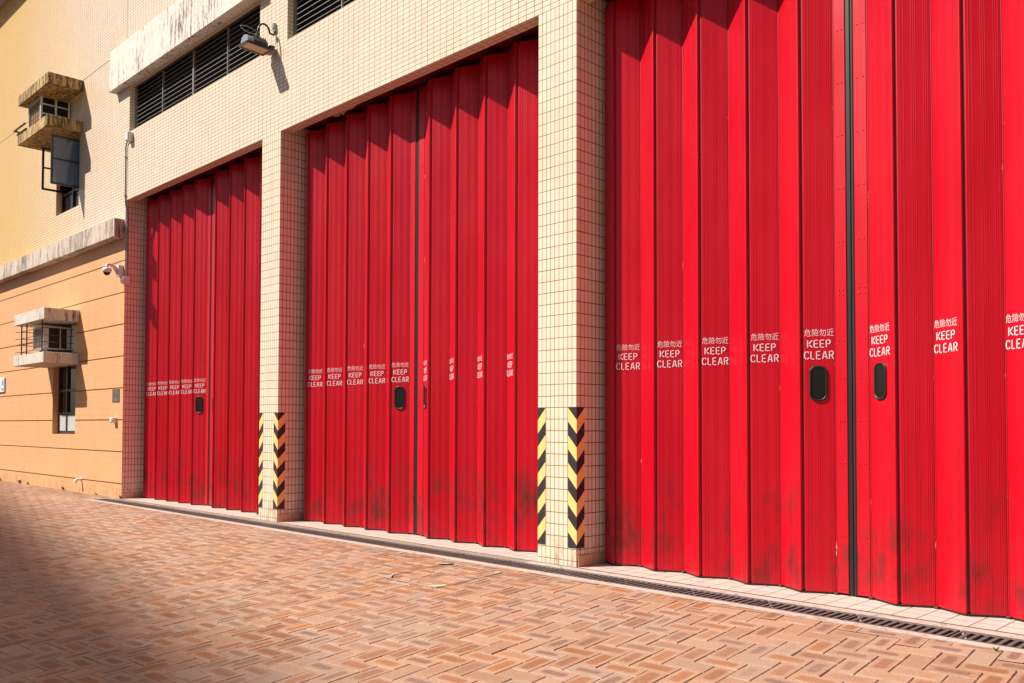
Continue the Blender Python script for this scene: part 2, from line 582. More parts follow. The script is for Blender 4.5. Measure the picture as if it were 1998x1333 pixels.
def add_brick(cx, cy, horiz):
    L, W = BW * 2, BW
    gap = .0011 + rnd.random() * .0022
    j = [rnd.uniform(-.0010, .0010) for _ in range(2)]
    tone = (rnd.random(), rnd.random(), rnd.random(), 1)
    dz = rnd.uniform(-.0012, .0012)
    tx, ty = rnd.uniform(-.012, .012), rnd.uniform(-.012, .012)
    hl, hw = L / 2 - gap, W / 2 - gap
    bev = .0035
    if horiz:
        loc = lambda a, c: (cx + a, cy + c)
    else:
        loc = lambda a, c: (cx + c, cy + a)

    def world_pt(a, c):
        x, y = loc(a, c)
        x += j[0]; y += j[1]
        X = x * ct - y * st; Y = x * st + y * ct
        return (X + 12.0, Y - 1.0, a, c)

    outer = [world_pt(*p) for p in ((-hl, -hw), (hl, -hw), (hl, hw), (-hl, hw))]
    inner = [world_pt(*p) for p in ((-hl + bev, -hw + bev), (hl - bev, -hw + bev), (hl - bev, hw - bev), (-hl + bev, hw - bev))]
    if not horiz:
        outer.reverse(); inner.reverse()
    xs = [p[0] for p in outer]; ys = [p[1] for p in outer]
    if max(xs) < -15.5 or min(xs) > 21 or min(ys) > 0 or max(ys) < -10.5:
        return
    polys = []
    full = max(ys) < YK - .004

    def z_of(p, lo):
        return gz(p[1]) + dz + (tx * p[2] + ty * p[3]) + (-.006 if lo else 0)
    if full:
        polys.append([(p, False) for p in inner])
        for k in range(4):
            k2 = (k + 1) % 4
            polys.append([(outer[k], True), (outer[k2], True), (inner[k2], False), (inner[k], False)])
    else:
        a = clip(outer, 1, YK - .004, True)
        if len(a) > 2:
            polys.append([(p, False) for p in a])
        if min(xs) < -.2:
            c2 = clip(clip(clip(inner, 1, YK - .004, False), 1, -.004, True), 0, -.21, True)
            if len(c2) > 2:
                polys.append([(p, False) for p in c2])
    for pl in polys:
        i = len(brick_v)
        for p, lo in pl:
            brick_v.append((p[0], p[1], z_of(p, lo)))
            brick_uv.append((p[2], p[3])); brick_c.append(tone)
        brick_f.append(tuple(range(i, i + len(pl))))


for i in range(-230, 100):
    for j in range(-110, 60):
        m = (i - j) % 4
        x, y = i * BW, j * BW
        wx, wy = x * ct - y * st + 12.0, x * st + y * ct - 1.0
        if wx < -16 or wx > 21.5 or wy < -11 or wy > .4:
            continue
        if m == 0:
            add_brick(x + BW, y + BW / 2, True)
        elif m == 3:
            add_brick(x + BW / 2, y + BW, False)
me = bpy.data.meshes.new("brick_paving")
me.from_pydata(brick_v, [], brick_f)
uvl = me.uv_layers.new(name="brick")
ca = me.attributes.new("tone", 'FLOAT_COLOR', 'POINT')
ca.data.foreach_set("color", [c for t_ in brick_c for c in t_])
li = [0] * len(me.loops)
me.loops.foreach_get("vertex_index", li)
uvl.data.foreach_set("uv", [c for k in li for c in brick_uv[k]])
me.materials.append(M['brick'])
me.update()
o = bpy.data.objects.new("brick_paving", me)
COL.objects.link(o)
struct(o)

# door threshold, kerb strips and drain channel
b = MB()
b.box(-.2, 20, -.005, 2.5, -.06, .0, 'floor_tile')
struct(b.build("pavement"))
b = MB()
b.box(-.2, 20, -.032, -.0055, -.05, -.004, 'louvre_shadow')          # dark steel angle
b.box(-.2, 9.2, -.125, -.033, -.06, .001, 'kerb_dirty')
b.box(9.2, 20, -.125, -.033, -.06, .001, 'kerb')
b.box(-.2, 20, YK, -.380, -.06, .001, 'kerb')
b.box(-.2, 20, -.379, -.126, -.30, -.20, 'dark_void')
b.box(-.26, -.2, YK, -.0, -.06, .001, 'kerb')
struct(b.build("kerb"))

# drain grates, each unit can be lifted out
gx0 = 12.148 - .6175 * 20
GU = .6175


def grate_mesh():
    b = MB()
    y0, y1 = -.378, -.127
    zt = -.001
    th = .006
    x1 = GU - .012
    b.box(.004, x1, y0, y0 + .036, zt - th, zt, 'grate', .002)
    b.box(.004, x1, y1 - .036, y1, zt - th, zt, 'grate', .002)
    n = 12
    pit = (x1 - .004) / n
    for k in range(n + 1):
        xc = .004 + pit * k
        w = .0115
        a, c = max(.004, xc - w), min(x1, xc + w)
        b.box(a, c, y0 + .0361, y1 - .0361, zt - th, zt - .0005, 'grate')
    return b


gproto = None
bayname = ["far left", "middle", "nearest"]
ordn = ["first", "second", "third", "fourth", "fifth", "sixth", "seventh", "eighth"]
cnt = {}
for k in range(0, 29):
    x = gx0 + GU * k
    if x > 18.5:
        break
    if gproto is None:
        gproto = grate_mesh().build("drain_grate"); g = gproto
    else:
        g = gproto.copy(); COL.objects.link(g)
    g.location = (x, 0, 0)
    xc = x + GU / 2
    key = None
    for i, (a, c) in enumerate(DOORS):
        if a - .3 <= xc < c + .22:
            key = i
    if key is None:
        if xc > 14:
            key = 3
        else:
            key = 0
    cnt[key] = cnt.get(key, 0) + 1
    if key < 3:
        lb = "slotted iron drain grate, %s from left before the %s red door" % (ordn[min(7, cnt[key] - 1)] if cnt[key] <= 8 else "last", bayname[key])
        if cnt[key] > 8:
            lb = "slotted iron drain grate at the right end before the %s red door" % bayname[key]
    else:
        lb = "slotted iron drain grate, %s one beyond the nearest red door's right end" % ordn[min(7, cnt[key] - 1)]
    tag(g, lb, "drain grate", "slotted drain grates along the door threshold")

# ================================================================ BUILDING
B = empty("fire_station", "cream tiled fire station with three tall red folding doors and an orange side wing", "building")


def wall_grid(b, x0, x1, z0, z1, holes, key, y=0.0):
    xs = sorted({x0, x1, *[h[0] for h in holes], *[h[1] for h in holes]})
    zs = sorted({z0, z1, *[h[2] for h in holes], *[h[3] for h in holes]})
    xs = [x for x in xs if x0 <= x <= x1]; zs = [z for z in zs if z0 <= z <= z1]
    for i in range(len(xs) - 1):
        for j in range(len(zs) - 1):
            cx, cz = (xs[i] + xs[i + 1]) / 2, (zs[j] + zs[j + 1]) / 2
            if any(h[0] < cx < h[1] and h[2] < cz < h[3] for h in holes):
                continue
            b.face([(xs[i], y, zs[j]), (xs[i + 1], y, zs[j]), (xs[i + 1], y, zs[j + 1]), (xs[i], y, zs[j + 1])], key)


def reveal(b, h, d, key, sides='lrtb', y=0.0):
    x0, x1, z0, z1 = h
    if 'l' in sides: b.face([(x0, y, z0), (x0, y, z1), (x0, y + d, z1), (x0, y + d, z0)], key)
    if 'r' in sides: b.face([(x1, y, z0), (x1, y + d, z0), (x1, y + d, z1), (x1, y, z1)], key)
    if 't' in sides: b.face([(x0, y, z1), (x1, y, z1), (x1, y + d, z1), (x0, y + d, z1)], key)
    if 'b' in sides: b.face([(x0, y, z0), (x0, y + d, z0), (x1, y + d, z0), (x1, y, z0)], key)


WL = (-3.35, -2.15, 1.02, 3.03)             # lower window opening
WU = (-3.35, -2.15, 5.15, 7.18)             # upper window opening
LV = [(.103, 4.297, 5.952, 6.715), (4.969, 9.163, 5.952, 6.715), (9.82, 14.01, 5.952, 6.715)]
# upper wall
b = MB()
wall_grid(b, XL, 0, 4.40, TOP, [WU], 'tile_h')
wall_grid(b, 0, XR, ZL, TOP, LV, 'tile_h')
reveal(b, WU, .16, 'tile_h')
for h in LV:
    reveal(b, h, .12, 'tile_h')
# lintel soffits over the doors
for (x0, x1) in DOORS:
    b.face([(x0, 0, ZL), (x0, .14, ZL), (x1, .14, ZL), (x1, 0, ZL)], 'tile_h')
    b.face([(x0, .14, ZL), (x0, .14, 4.955), (x1, .14, 4.955), (x1, .14, ZL)], 'dark_red')
b.build("wall", B, "cream mosaic tile upper wall with dark grout lines")
# returns, roof and back so that the building is a closed body
b = MB()
b.face([(XL, 0, -1), (XL, BACK, -1), (XL, BACK, TOP), (XL, 0, TOP)], 'tile_h')
b.face([(XR, 0, -1), (XR, BACK, -1), (XR, BACK, TOP), (XR, 0, TOP)], 'tile_h')
b.face([(XL, BACK, -1), (XR, BACK, -1), (XR, BACK, TOP), (XL, BACK, TOP)], 'tile_h')
b.build("side_wall", B)
b = MB()
b.box(XL - .2, XR + .2, 0.001, BACK + .2, TOP, TOP + .3, 'conc_canopy')
b.build("roof", B)
b = MB()
b.box(XL, XR, -.35, -.001, 10.45, 10.72, 'conc_ledge')
b.build("eave", B)

# lower orange wall with recessed grooves
GROOVE = [.235 + .5195 * k for k in range(8)]
b = MB()
zs = [0.0]
for g in GROOVE:
    zs += [g - .009, g + .009]
zs.append(4.42)
for k in range(0, len(zs), 2):
    wall_grid(b, XL, 0, zs[k], zs[k + 1], [WL], 'orange')
for g in GROOVE:
    for (xa, xb) in (((XL, WL[0]), (WL[1], 0)) if WL[2] < g < WL[3] else ((XL, 0),)):
        za, zb, d = g - .009, g + .009, .016
        b.face([(xa, d, za), (xb, d, za), (xb, d, zb), (xa, d, zb)], 'brown_joint')
        b.face([(xa, 0, za), (xb, 0, za), (xb, d, za), (xa, d, za)], 'orange')
        b.face([(xa, 0, zb), (xa, d, zb), (xb, d, zb), (xb, 0, zb)], 'orange')
reveal(b, WL, .16, 'orange')
b.build("wall", B, "orange lower wall of the side wing with dark horizontal grooves")

# pillars and reveals
for i, (x0, x1) in enumerate(PIL):
    b = MB()
    zt = ZL - .0005
    b.face([(x0, 0, 0), (x1, 0, 0), (x1, 0, zt), (x0, 0, zt)], 'tile_v')
    b.face([(x1, 0, 0), (x1, .55, 0), (x1, .55, 4.955), (x1, .14, 4.955), (x1, .14, zt), (x1, 0, zt)], 'tile_s')
    b.face([(x0, .55, 0), (x0, 0, 0), (x0, 0, zt), (x0, .14, zt), (x0, .14, 4.955), (x0, .55, 4.955)], 'tile_s')
    p = b.build("pillar", B)
    for k in range(2):
        b = MB()
        b.box(x1 + .0005, x1 + .014, .012 + .2 * k, .208 + .2 * k, .001, .098, 'skirting', .002)
        b.build("skirting", p)
b = MB()
b.face([(0, 0, 0), (0, .55, 0), (0, .55, 4.955), (0, .14, 4.955), (0, .14, ZL), (0, 0, ZL)], 'tile_s')
p = b.build("pillar", B, "tiled side face of the opening at the corner of the orange wall")
for k in range(2):
    b = MB()
    b.box(.0005, .014, .012 + .2 * k, .208 + .2 * k, .001, .098, 'skirting', .002)
    b.build("skirting", p)
b = MB()
b.face([(14.537, 0, 0), (XR, 0, 0), (XR, 0, ZL), (14.537, 0, ZL)], 'tile_v')
b.build("wall", B, "blank tiled wall at the right end")
# dark interior and ceilings behind the doors
b = MB()
for (x0, x1) in DOORS:
    b.face([(x0, .1401, 4.955), (x0, .55, 4.955), (x1, .55, 4.955), (x1, .1401, 4.955)], 'dark_red')
    b.face([(x0, .55, 0), (x1, .55, 0), (x1, .55, 4.955), (x0, .55, 4.955)], 'dark_void')
b.build("door_head", B)

# concrete canopy, band and ledges
for (x0, x1) in ((-.437, 4.47), (4.80, 9.34), (9.65, 14.2)):
    b = MB()
    b.box(x0, x1, -.130, -.001, 6.705, 7.382, 'conc_canopy', .004)
    b.box(x0 + 3.226, x0 + 3.232, -.1315, -.1301, 6.71, 7.378, 'brown_joint')
    b.build("canopy", B)
b = MB()
b.box(XL, -.044, -.162, -.0005, 4.242, 4.545, 'conc_band', .006)
b.build("string_course", B, "mildewed concrete band above the orange wall")
b = MB()
b.box(-.054, -.046, -.0015, .001, 7.384, 10.44, 'brown_joint')
b.box(XL, -.437, -.0015, .001, 7.380, 7.388, 'brown_joint')
b.build("movement_joint", B)
for (z0, z1, key) in ((7.182, 7.372, 'conc_ledge_dark'), (6.432, 6.625, 'conc_ledge_dark'), (3.031, 3.232, 'conc_ledge'), (2.275, 2.462, 'conc_ledge')):
    b = MB()
    b.box(-3.67, -1.99, -.592, -.0005, z0, z1, key, .006)
    b.box(-3.34, -2.16, 0, .158, z0 + .01, z1 - .01, key)
    b.build("concrete_ledge", B)

# louvred vents
for h in LV:
    x0, x1, z0, z1 = h
    b = MB()
    b.box(x0, x0 + .04, .088, .118, z0, z1, 'louvre')
    b.box(x1 - .04, x1, .088, .118, z0, z1, 'louvre')
    b.box(x0 + .04, x1 - .04, .088, .118, z0, z0 + .03, 'louvre_shadow')
    b.box(x0 + .04, x1 - .04, .088, .118, z1 - .03, z1, 'louvre_shadow')
    for k, w in ((1, .008), (2, .020), (3, .008)):
        xc = x0 + (x1 - x0) * k / 4
        b.box(xc - w, xc + w, .086, .122, z0 + .03, z1 - .03, 'louvre')
    b.face([(x0, .26, z0), (x1, .26, z0), (x1, .26, z1), (x0, .26, z1)], 'dark_void')
    for (xa, xb) in ((x0, x0), (x1, x1)):
        b.face([(xa, .12, z0), (xa, .26, z0), (xa, .26, z1), (xa, .12, z1)], 'dark_void')
    b.face([(x0, .12, z1), (x1, .12, z1), (x1, .26, z1), (x0, .26, z1)], 'dark_void')
    b.face([(x0, .12, z0), (x1, .12, z0), (x1, .26, z0), (x0, .26, z0)], 'dark_void')
    lv = b.build("louvre_window", B)
    b = MB()
    z = z0 + .05
    while z < z1 - .05:
        # tilted blade with a turned-down front lip
        b.mesh([(x0 + .04, .094, z), (x1 - .04, .094, z), (x1 - .04, .094, z + .008), (x0 + .04, .094, z + .008),
                (x0 + .04, .125, z + .034), (x1 - .04, .125, z + .034), (x0 + .04, .125, z + .028), (x1 - .04, .125, z + .028)],
               [(0, 1, 2, 3), (3, 2, 5, 4), (0, 6, 7, 1), (4, 5, 7, 6), (0, 3, 4, 6), (1, 7, 5, 2)], 'louvre')
        z += .0685
    b.build("louvre_blades", lv)

# lower window
b = MB()
x0, x1 = -3.35, -2.15
yf = .13
b.box(x0, x0 + .05, yf - .03, yf + .03, 1.02, 2.275, 'brown_frame')
b.box(x1 - .05, x1, yf - .03, yf + .03, 1.02, 2.275, 'brown_frame')
b.box(x0 + .05, x1 - .05, yf - .03, yf + .03, 1.02, 1.07, 'brown_frame')
for z in (1.40, 1.83):
    b.box(x0 + .05, x1 - .05, yf - .028, yf + .028, z - .022, z + .022, 'brown_frame')
b.box(-2.93, -2.88, yf - .032, yf + .032, 1.07, 2.275, 'brown_frame')
w = b.build("window", B, "narrow brown framed window below the lower air conditioner ledge")
b = MB()
b.face([(x0 + .05, yf, 1.07), (x1 - .05, yf, 1.07), (x1 - .05, yf, 2.275), (x0 + .05, yf, 2.275)], 'glass')
b.build("pane", w)
b = MB()
b.box(-2.86, -2.2, yf - .02, yf - .006, 1.08, 1.37, 'curtain')
b.box(-3.30, -2.95, yf - .02, yf - .006, 1.08, 1.37, 'curtain')
b.build("frosted_panel", w)
# wall behind the lower air conditioner
b = MB()
b.box(x0, x1, .06, .10, 2.47, 3.03, 'brown_frame')
b.box(-2.50, -2.20, .035, .058, 2.50, 3.00, 'off_white')
b.build("infill_panel", w)

# upper window with two open casements
b = MB()
b.box(x0, x0 + .04, yf - .03, yf + .03, 5.15, 6.43, 'black_frame')
b.box(x1 - .04, x1, yf - .03, yf + .03, 5.15, 6.43, 'black_frame')
b.box(x0 + .04, x1 - .04, yf - .03, yf + .03, 5.15, 5.19, 'black_frame')
b.box(x0 + .04, x1 - .04, yf - .028, yf + .028, 5.52, 5.56, 'black_frame')
b.box(-2.78, -2.74, yf - .032, yf + .032, 5.19, 6.43, 'black_frame')
wu = b.build("window", B, "black steel casement window standing open above the concrete band")
b = MB()
b.face([(x0 + .04, yf, 5.19), (x1 - .04, yf, 5.19), (x1 - .04, yf, 5.54), (x0 + .04, yf, 5.54)], 'glass')
b.face([(x0 + .04, yf + .12, 5.52), (x1 - .04, yf + .12, 5.52), (x1 - .04, yf + .12, 6.43), (x0 + .04, yf + .12, 6.43)], 'dark_void')
b.build("pane", wu)
b = MB()
b.box(x0, x1, .06, .10, 6.62, 7.18, 'off_white')
b.build("infill_panel", wu)


def sash(xs, y0, y1, z0, z1, glasskey):
    b = MB()
    t = .014
    fwid = .036
    b.box(xs - t, xs + t, y0, y0 + fwid, z0, z1, 'black_frame')
    b.box(xs - t, xs + t, y1 - fwid, y1, z0, z1, 'black_frame')
    b.box(xs - t, xs + t, y0 + fwid, y1 - fwid, z0, z0 + fwid, 'black_frame')
    b.box(xs - t, xs + t, y0 + fwid, y1 - fwid, z1 - fwid, z1, 'black_frame')
    zm = (z0 + z1) / 2 + .02
    b.box(xs - t + .001, xs + t - .001, y0 + fwid, y1 - fwid, zm - .014, zm + .014, 'black_frame')
    b.box(xs - t - .01, xs + t + .012, y0 + .004, y0 + fwid - .004, zm - .10, zm - .03, 'black_frame')
    s = b.build("casement", wu)
    if glasskey:
        g = MB()
        g.box(xs - .003, xs + .003, y0 + fwid, y1 - fwid, z0 + fwid, z1 - fwid, glasskey)
        g.build("glass", s) if False else g.build("casement_glass", wu)


sash(-2.19, -.465, .09, 5.46, 6.34, 'glass_sky_tint')
sash(-3.31, -.270, .09, 5.60, 6.40, None)

# ---------------------------------------------------------------- folding doors
YP, YV = .285, .405
ZB, ZT = .016, 4.872
HALF = .2135


def letter(ch):
    A = {
        'K': ([[(0, 0), (0, 1)], [(.78, 1), (.24, .50)], [(.34, .36), (.80, 0)]], .86),
        'E': ([[(0, 0), (0, 1)], [(.17, 1), (.66, 1)], [(.17, .5), (.58, .5)], [(.17, 0), (.66, 0)]], .76),
        'P': ([[(0, 0), (0, 1)], [(.17, 1), (.5, 1), (.68, .84), (.68, .64), (.5, .48), (.17, .48)]], .80),
        'C': ([[(.30, 1), (.10, .86), (0, .62), (0, .38), (.10, .14), (.30, 0)], [(.46, 1), (.62, .95), (.72, .78)], [(.46, 0), (.62, .05), (.72, .22)]], .86),
        'L': ([[(0, 0), (0, 1)], [(.17, 0), (.56, 0)]], .68),
        'A': ([[(0, 0), (.36, 1)], [(.50, 1), (.80, 0)], [(.26, .30), (.54, .30)]], .94),
        'R': ([[(0, 0), (0, 1)], [(.17, 1), (.5, 1), (.68, .84), (.68, .66), (.5, .5), (.17, .5)], [(.40, .40), (.72, 0)]], .82),
    }
    return A[ch]


def stroke(pts, t):
    """mitred ribbon as list of quads"""
    P = [Vector((p[0], p[1])) for p in pts]
    L, Rr = [], []
    for i in range(len(P)):
        if i == 0:
            d = (P[1] - P[0]).normalized(); n = Vector((-d.y, d.x)); m = n
            s = 1
        elif i == len(P) - 1:
            d = (P[-1] - P[-2]).normalized(); n = Vector((-d.y, d.x)); m = n; s = 1
        else:
            d1 = (P[i] - P[i - 1]).normalized(); d2 = (P[i + 1] - P[i]).normalized()
            n1 = Vector((-d1.y, d1.x)); n2 = Vector((-d2.y, d2.x))
            m = (n1 + n2).normalized(); s = 1 / max(.4, m.dot(n1))
        L.append(P[i] + m * t * s); Rr.append(P[i] - m * t * s)
    return [(Rr[i], Rr[i + 1], L[i + 1], L[i]) for i in range(len(P) - 1)]


def word_quads(word, width, height, zc, t):
    adv = []
    x = 0
    qs = []
    for ch in word:
        st, w = letter(ch)
        for s in st:
            qs += [(q, x) for q in stroke([(a * .62, c) for a, c in s], t / height)]
        x += w * .62 + .19
    tot = x - .19 - .05
    sx = width / (tot * height)
    out = []
    for q, xo in qs:
        out.append([((p.x + xo - tot / 2) * height * sx, zc + (p.y - .5) * height) for p in q])
    return out


# the four stencilled characters, from Blender's built-in font
tc = bpy.data.curves.new("characters", 'FONT')
tc.body = "危險勿近"
tc.offset = -.010
tc.resolution_u = 3
to = bpy.data.objects.new("characters", tc)
COL.objects.link(to)
dg = bpy.context.evaluated_depsgraph_get()
tm = bpy.data.meshes.new_from_object(to.evaluated_get(dg))
tv = [(v.co.x, v.co.y) for v in tm.vertices]
tf = [tuple(p.vertices) for p in tm.polygons]
bpy.data.objects.remove(to)
mnx, mxx = min(v[0] for v in tv), max(v[0] for v in tv)
mny, mxy = min(v[1] for v in tv), max(v[1] for v in tv)


def panel_frame(xa, ya, xb, yb):
    """returns function (s along, d outwards, z) -> world"""
    a = Vector((xa, ya, 0)); d = Vector((xb - xa, yb - ya, 0)); L = d.length; d.normalize()
    n = Vector((d.y, -d.x, 0))
    return (lambda s, o, z: tuple(a + d * s + n * o + Vector((0, 0, z)))), L


def panel(b, xa, ya, xb, yb, edge_a, edge_b):
    """one steel leaf: pressed profile with three groups of fine beads"""
    fr, L = panel_frame(xa, ya, xb, yb)
    ea, eb = edge_a, L - edge_b
    r = .004
    prof = [(ea, -.030), (ea, -.006), (ea + .0015, -.002), (ea + r, 0.0)]
    W = eb - ea
    beads = []
    for gc in (.10, .20, .44, .50, .56, .80, .86, .92):
        beads.append(ea + W * gc)
    for s in beads:
        prof += [(s - .0022, 0.0), (s - .0004, .0016), (s + .0004, .0016), (s + .0016, 0.0)]
    prof += [(eb - r, 0.0), (eb - .0015, -.002), (eb, -.006), (eb, -.030)]
    vs = [fr(s, o, z) for z in (ZB, ZT) for (s, o) in prof]
    n = len(prof)
    fs = [(i, i + 1, n + i + 1, n + i) for i in range(n - 1)]
    fs.append((n - 1, 0, n, 2 * n - 1))
    fs.append(tuple(range(n - 1, -1, -1)))
    fs.append(tuple(range(n, 2 * n)))
    b.mesh(vs, fs, 'red')


def make_lettering(fr, L, parent, s0):
    b = MB()
    o = .0034
    wz = .198
    k = wz / (mxx - mnx); kz = .052 / (mxy - mny)
    vs = [fr(s0 + (x - (mnx + mxx) / 2) * k, o, 1.858 + (y - (mny + mxy) / 2) * kz) for x, y in tv]
    b.mesh(vs, tf, 'white_paint')
    for q in word_quads("KEEP", .154, .0515, 1.778, .0029) + word_quads("CLEAR", .197, .0545, 1.696, .0029):
        b.face([fr(s0 + p[0], o, p[1]) for p in q], 'white_paint')
    return b.build("lettering", parent)


def rounded(hw, hh, r, n=7):
    pts = []
    for cx, cy, a0 in ((hw - r, hh - r, 0), (-hw + r, hh - r, 90), (-hw + r, -hh + r, 180), (hw - r, -hh + r, 270)):
        for k in range(n):
            a = R(a0 + 90 * k / (n - 1))
            pts.append((cx + r * math.cos(a), cy + r * math.sin(a)))
    return pts


def make_porthole(fr, L, parent, sc):
    zc = 1.495
    b = MB()
    rings = [(.0605, .126, .050, .001), (.0615, .127, .050, .007), (.0575, .123, .047, .012), (.0515, .117, .042, .011), (.048, .1135, .039, .004)]
    R_ = [[fr(sc + x, o, zc + y) for x, y in rounded(hw, hh, r)] for hw, hh, r, o in rings]
    n = len(R_[0])
    vs = [p for rg in R_ for p in rg]
    fs = [(i * n + k, i * n + (k + 1) % n, (i + 1) * n + (k + 1) % n, (i + 1) * n + k) for i in range(len(R_) - 1) for k in range(n)]
    b.mesh(vs, fs, 'black_rubber', True)
    b.build("porthole_frame", parent)
    b = MB()
    b.face([fr(sc + x, .0042, zc + y) for x, y in rounded(.0485, .114, .0395)], 'glass')
    b.build("porthole_glass", parent)


def rivet(b, fr, s, z, r=.0055, h=.004):
    vs = []
    for rr, o in ((r, .0005), (r * .9, h * .7), (r * .45, h)):
        for k in range(8):
            a = 2 * math.pi * k / 8
            vs.append(fr(s + rr * math.cos(a), o, z + rr * math.sin(a)))
    fs = [(i * 8 + k, i * 8 + (k + 1) % 8, (i + 1) * 8 + (k + 1) % 8, (i + 1) * 8 + k) for i in range(2) for k in range(8)]
    fs.append(tuple(range(16, 24)))
    b.mesh(vs, fs, 'red', True)


doorlab = ["farthest red folding door, nearest the orange wall", "middle red folding door between two striped pillars", "nearest red folding door, cut off by the right edge of the picture"]
for di, (x0, x1) in enumerate(DOORS):
    b = MB()
    # fixed jambs and head channel in the dark behind the leaves
    b.box(x0 + .001, x0 + .05, .40, .54, .0, 4.92, 'black_rubber')
    b.box(x1 - .05, x1 - .001, .40, .54, .0, 4.92, 'black_rubber')
    b.box(x0 + .05, x1 - .05, .43, .54, 4.86, 4.925, 'dark_red')
    D = b.build("folding_door", B, doorlab[di])
    xc = x0 + 2.2
    for side in (-1, 1):
        # x of each fold measured from the middle seam
        pk = [2.045 - .427 * k for k in range(5)]          # peaks, outermost first
        X = lambda dd: xc + side * dd
        folds = [(2.2, .36 if False else .34)]
        pts = [(2.195, YP + (YV - YP) * (2.195 - 2.045) / HALF)]
        for k in range(5):
            pts.append((pk[k], YP)); pts.append((pk[k] - HALF, YV))
        for i in range(len(pts) - 1):
            hb = MB()
            a, c = pts[i], pts[i + 1]
            peak_first = (i % 2 == 1)
            pb = MB()
            ea, eb = (.034, .004) if peak_first else (.004, .003)
            if i == 0:
                ea, eb = .002, .004
            if side == -1:
                (xa, ya), (xb, yb) = (X(a[0]), a[1]), (X(c[0]), c[1])
                panel(pb, xa, ya, xb, yb, ea, eb)
                fr, L = panel_frame(xa, ya, xb, yb)
            else:
                (xa, ya), (xb, yb) = (X(c[0]), c[1]), (X(a[0]), a[1])
                if peak_first:
                    panel(pb, xa, ya, xb, yb, .004, .003)
                else:
                    panel(pb, xa, ya, xb, yb, .034, .004)
                fr, L = panel_frame(xa, ya, xb, yb)
            pb.build("panel", D)
            if peak_first:
                make_lettering(fr, L, D, .136 if side < 0 else .108)
                if i == 9:
                    make_porthole(fr, L, D, .130 if side < 0 else .112)
            # hinge strip at the fold at the end of this panel
            hx, hy = X(c[0]), c[1]
            if not peak_first:
                hb.box(hx - .006, hx + .040, hy + .024, hy + .040, ZB + .01, ZT - .01, 'dark_red')
                hb.tube([(hx + .002, hy + .006, ZB + .004), (hx + .002, hy + .006, ZT - .01)], .006, 'red', 8)
            else:
                hb.tube([(hx, hy + .004, ZB), (hx, hy + .004, ZT)], .006, 'hinge', 8)
            hb.build("hinge", D)
        for k in range(5):
            vb = MB()
            vx, vy = X(pk[k] - HALF), YV
            vb.box(vx - .014, vx + .014, vy - .022, vy + .004, .0015, .017, 'rust_steel', .003)
            vb.build("floor_guide", D)
        # lead edge strip
        ve = pts[-1][0]                                       # valley distance from the seam centre
        sb = MB()
        xa, xb = sorted((X(ve - .006), X(.036 if side < 0 else .026)))
        fr, L = panel_frame(xa, YV - .004, xb, YV - .004)
        sb.box(xa, xb, YV - .004, YV + .036, ZB, ZT, 'red', .002)
        z = .06
        for z in [.045, .42, .93, 1.227, 1.528, 1.80, 2.12, 2.16, 2.50, 2.88, 3.26, 3.64, 4.02, 4.40, 4.78]:
            rivet(sb, fr, .028, z); rivet(sb, fr, L - .022, z)
        sb.build("edge_strip", D)
        # black strip standing in for the shaded gap under the leaves
        gb = MB()
        for i in range(len(pts) - 1):
            a, c = pts[i], pts[i + 1]
            p, q = sorted(((X(a[0]), a[1]), (X(c[0]), c[1])))
            gb.mesh([(p[0], p[1] + .004, .002), (q[0], q[1] + .004, .002), (q[0], q[1] + .004, ZB), (p[0], p[1] + .004, ZB),
                     (p[0], p[1] + .028, .002), (q[0], q[1] + .028, .002), (q[0], q[1] + .028, ZB), (p[0], p[1] + .028, ZB)],
                    [(0, 1, 2, 3), (4, 7, 6, 5), (0, 4, 5, 1), (3, 2, 6, 7)], 'black_rubber')  # the rubber's black stands in for the gap's shade here
        gb.build("gap_strip", D)
    sb = MB()
    sb.box(xc - .0355, xc - .004, YV + .004, YV + .034, .004, ZT, 'black_rubber', .003)
    sb.tube([(xc + .012, YV + .012, .006), (xc + .012, YV + .012, ZT)], .0135, 'grey_rubber', 12)
    sb.build("centre_seal", D)

# peeling patch under the middle lintel
b = MB()
rp = random.Random(3)
for (cx, cy, s) in ((5.72, .255, .09), (5.86, .235, .10), (6.0, .215, .08), (6.14, .19, .055)):
    n = 13
    ring = []
    for k in range(n):
        a = 2 * math.pi * k / n
        rr = s * rp.uniform(.55, 1.25)
        ring.append((cx + rr * 1.1 * math.cos(a), cy + rr * .55 * math.sin(a), 4.915 + rp.uniform(-.035, .006)))
    b.face(ring, 'flake')
b.build("peeling_plaster", B)


# hazard stripes painted on the pillars
def stripes(parent, fr, w, corner_left):
    """fr(s, z); the corner is at s=0 when corner_left else at s=w"""
    b = MB()
    zb = [1.238 - .1172 * k for k in range(10)]
    zt, z0 = 1.345, .155
    up = .105

    def zc(k, s):        # boundary k at distance s from the corner
        return zb[k] + up * s / w
    S = (0.0, w)
    edges = [[zt, zt]]
    for k in range(10):
        edges.append([zc(k, 0), zc(k, w)])
    edges.append([z0, z0])
    for k in range(len(edges) - 1):
        t0, t1 = edges[k][0], edges[k][1]
        b0, b1 = edges[k + 1][0], edges[k + 1][1]
        b0, b1 = max(b0, z0), max(b1, z0)
        t0, t1 = max(t0, z0), max(t1, z0)
        t1 = min(t1, zt); b1 = min(b1, zt)
        poly = [(0, t0), (0, b0), (w, b1), (w, t1)]
        cl = []
        for p in poly:
            if not cl or (abs(p[0] - cl[-1][0]) > 1e-6 or abs(p[1] - cl[-1][1]) > 1e-6):
                cl.append(p)
        if len(cl) < 3 or (abs(t0 - b0) < 1e-6 and abs(t1 - b1) < 1e-6):
            continue
        b.face([fr(s, z) for s, z in cl], 'paint_black' if k % 2 == 0 else 'paint_yellow')
    b.build("warning_stripes", parent)


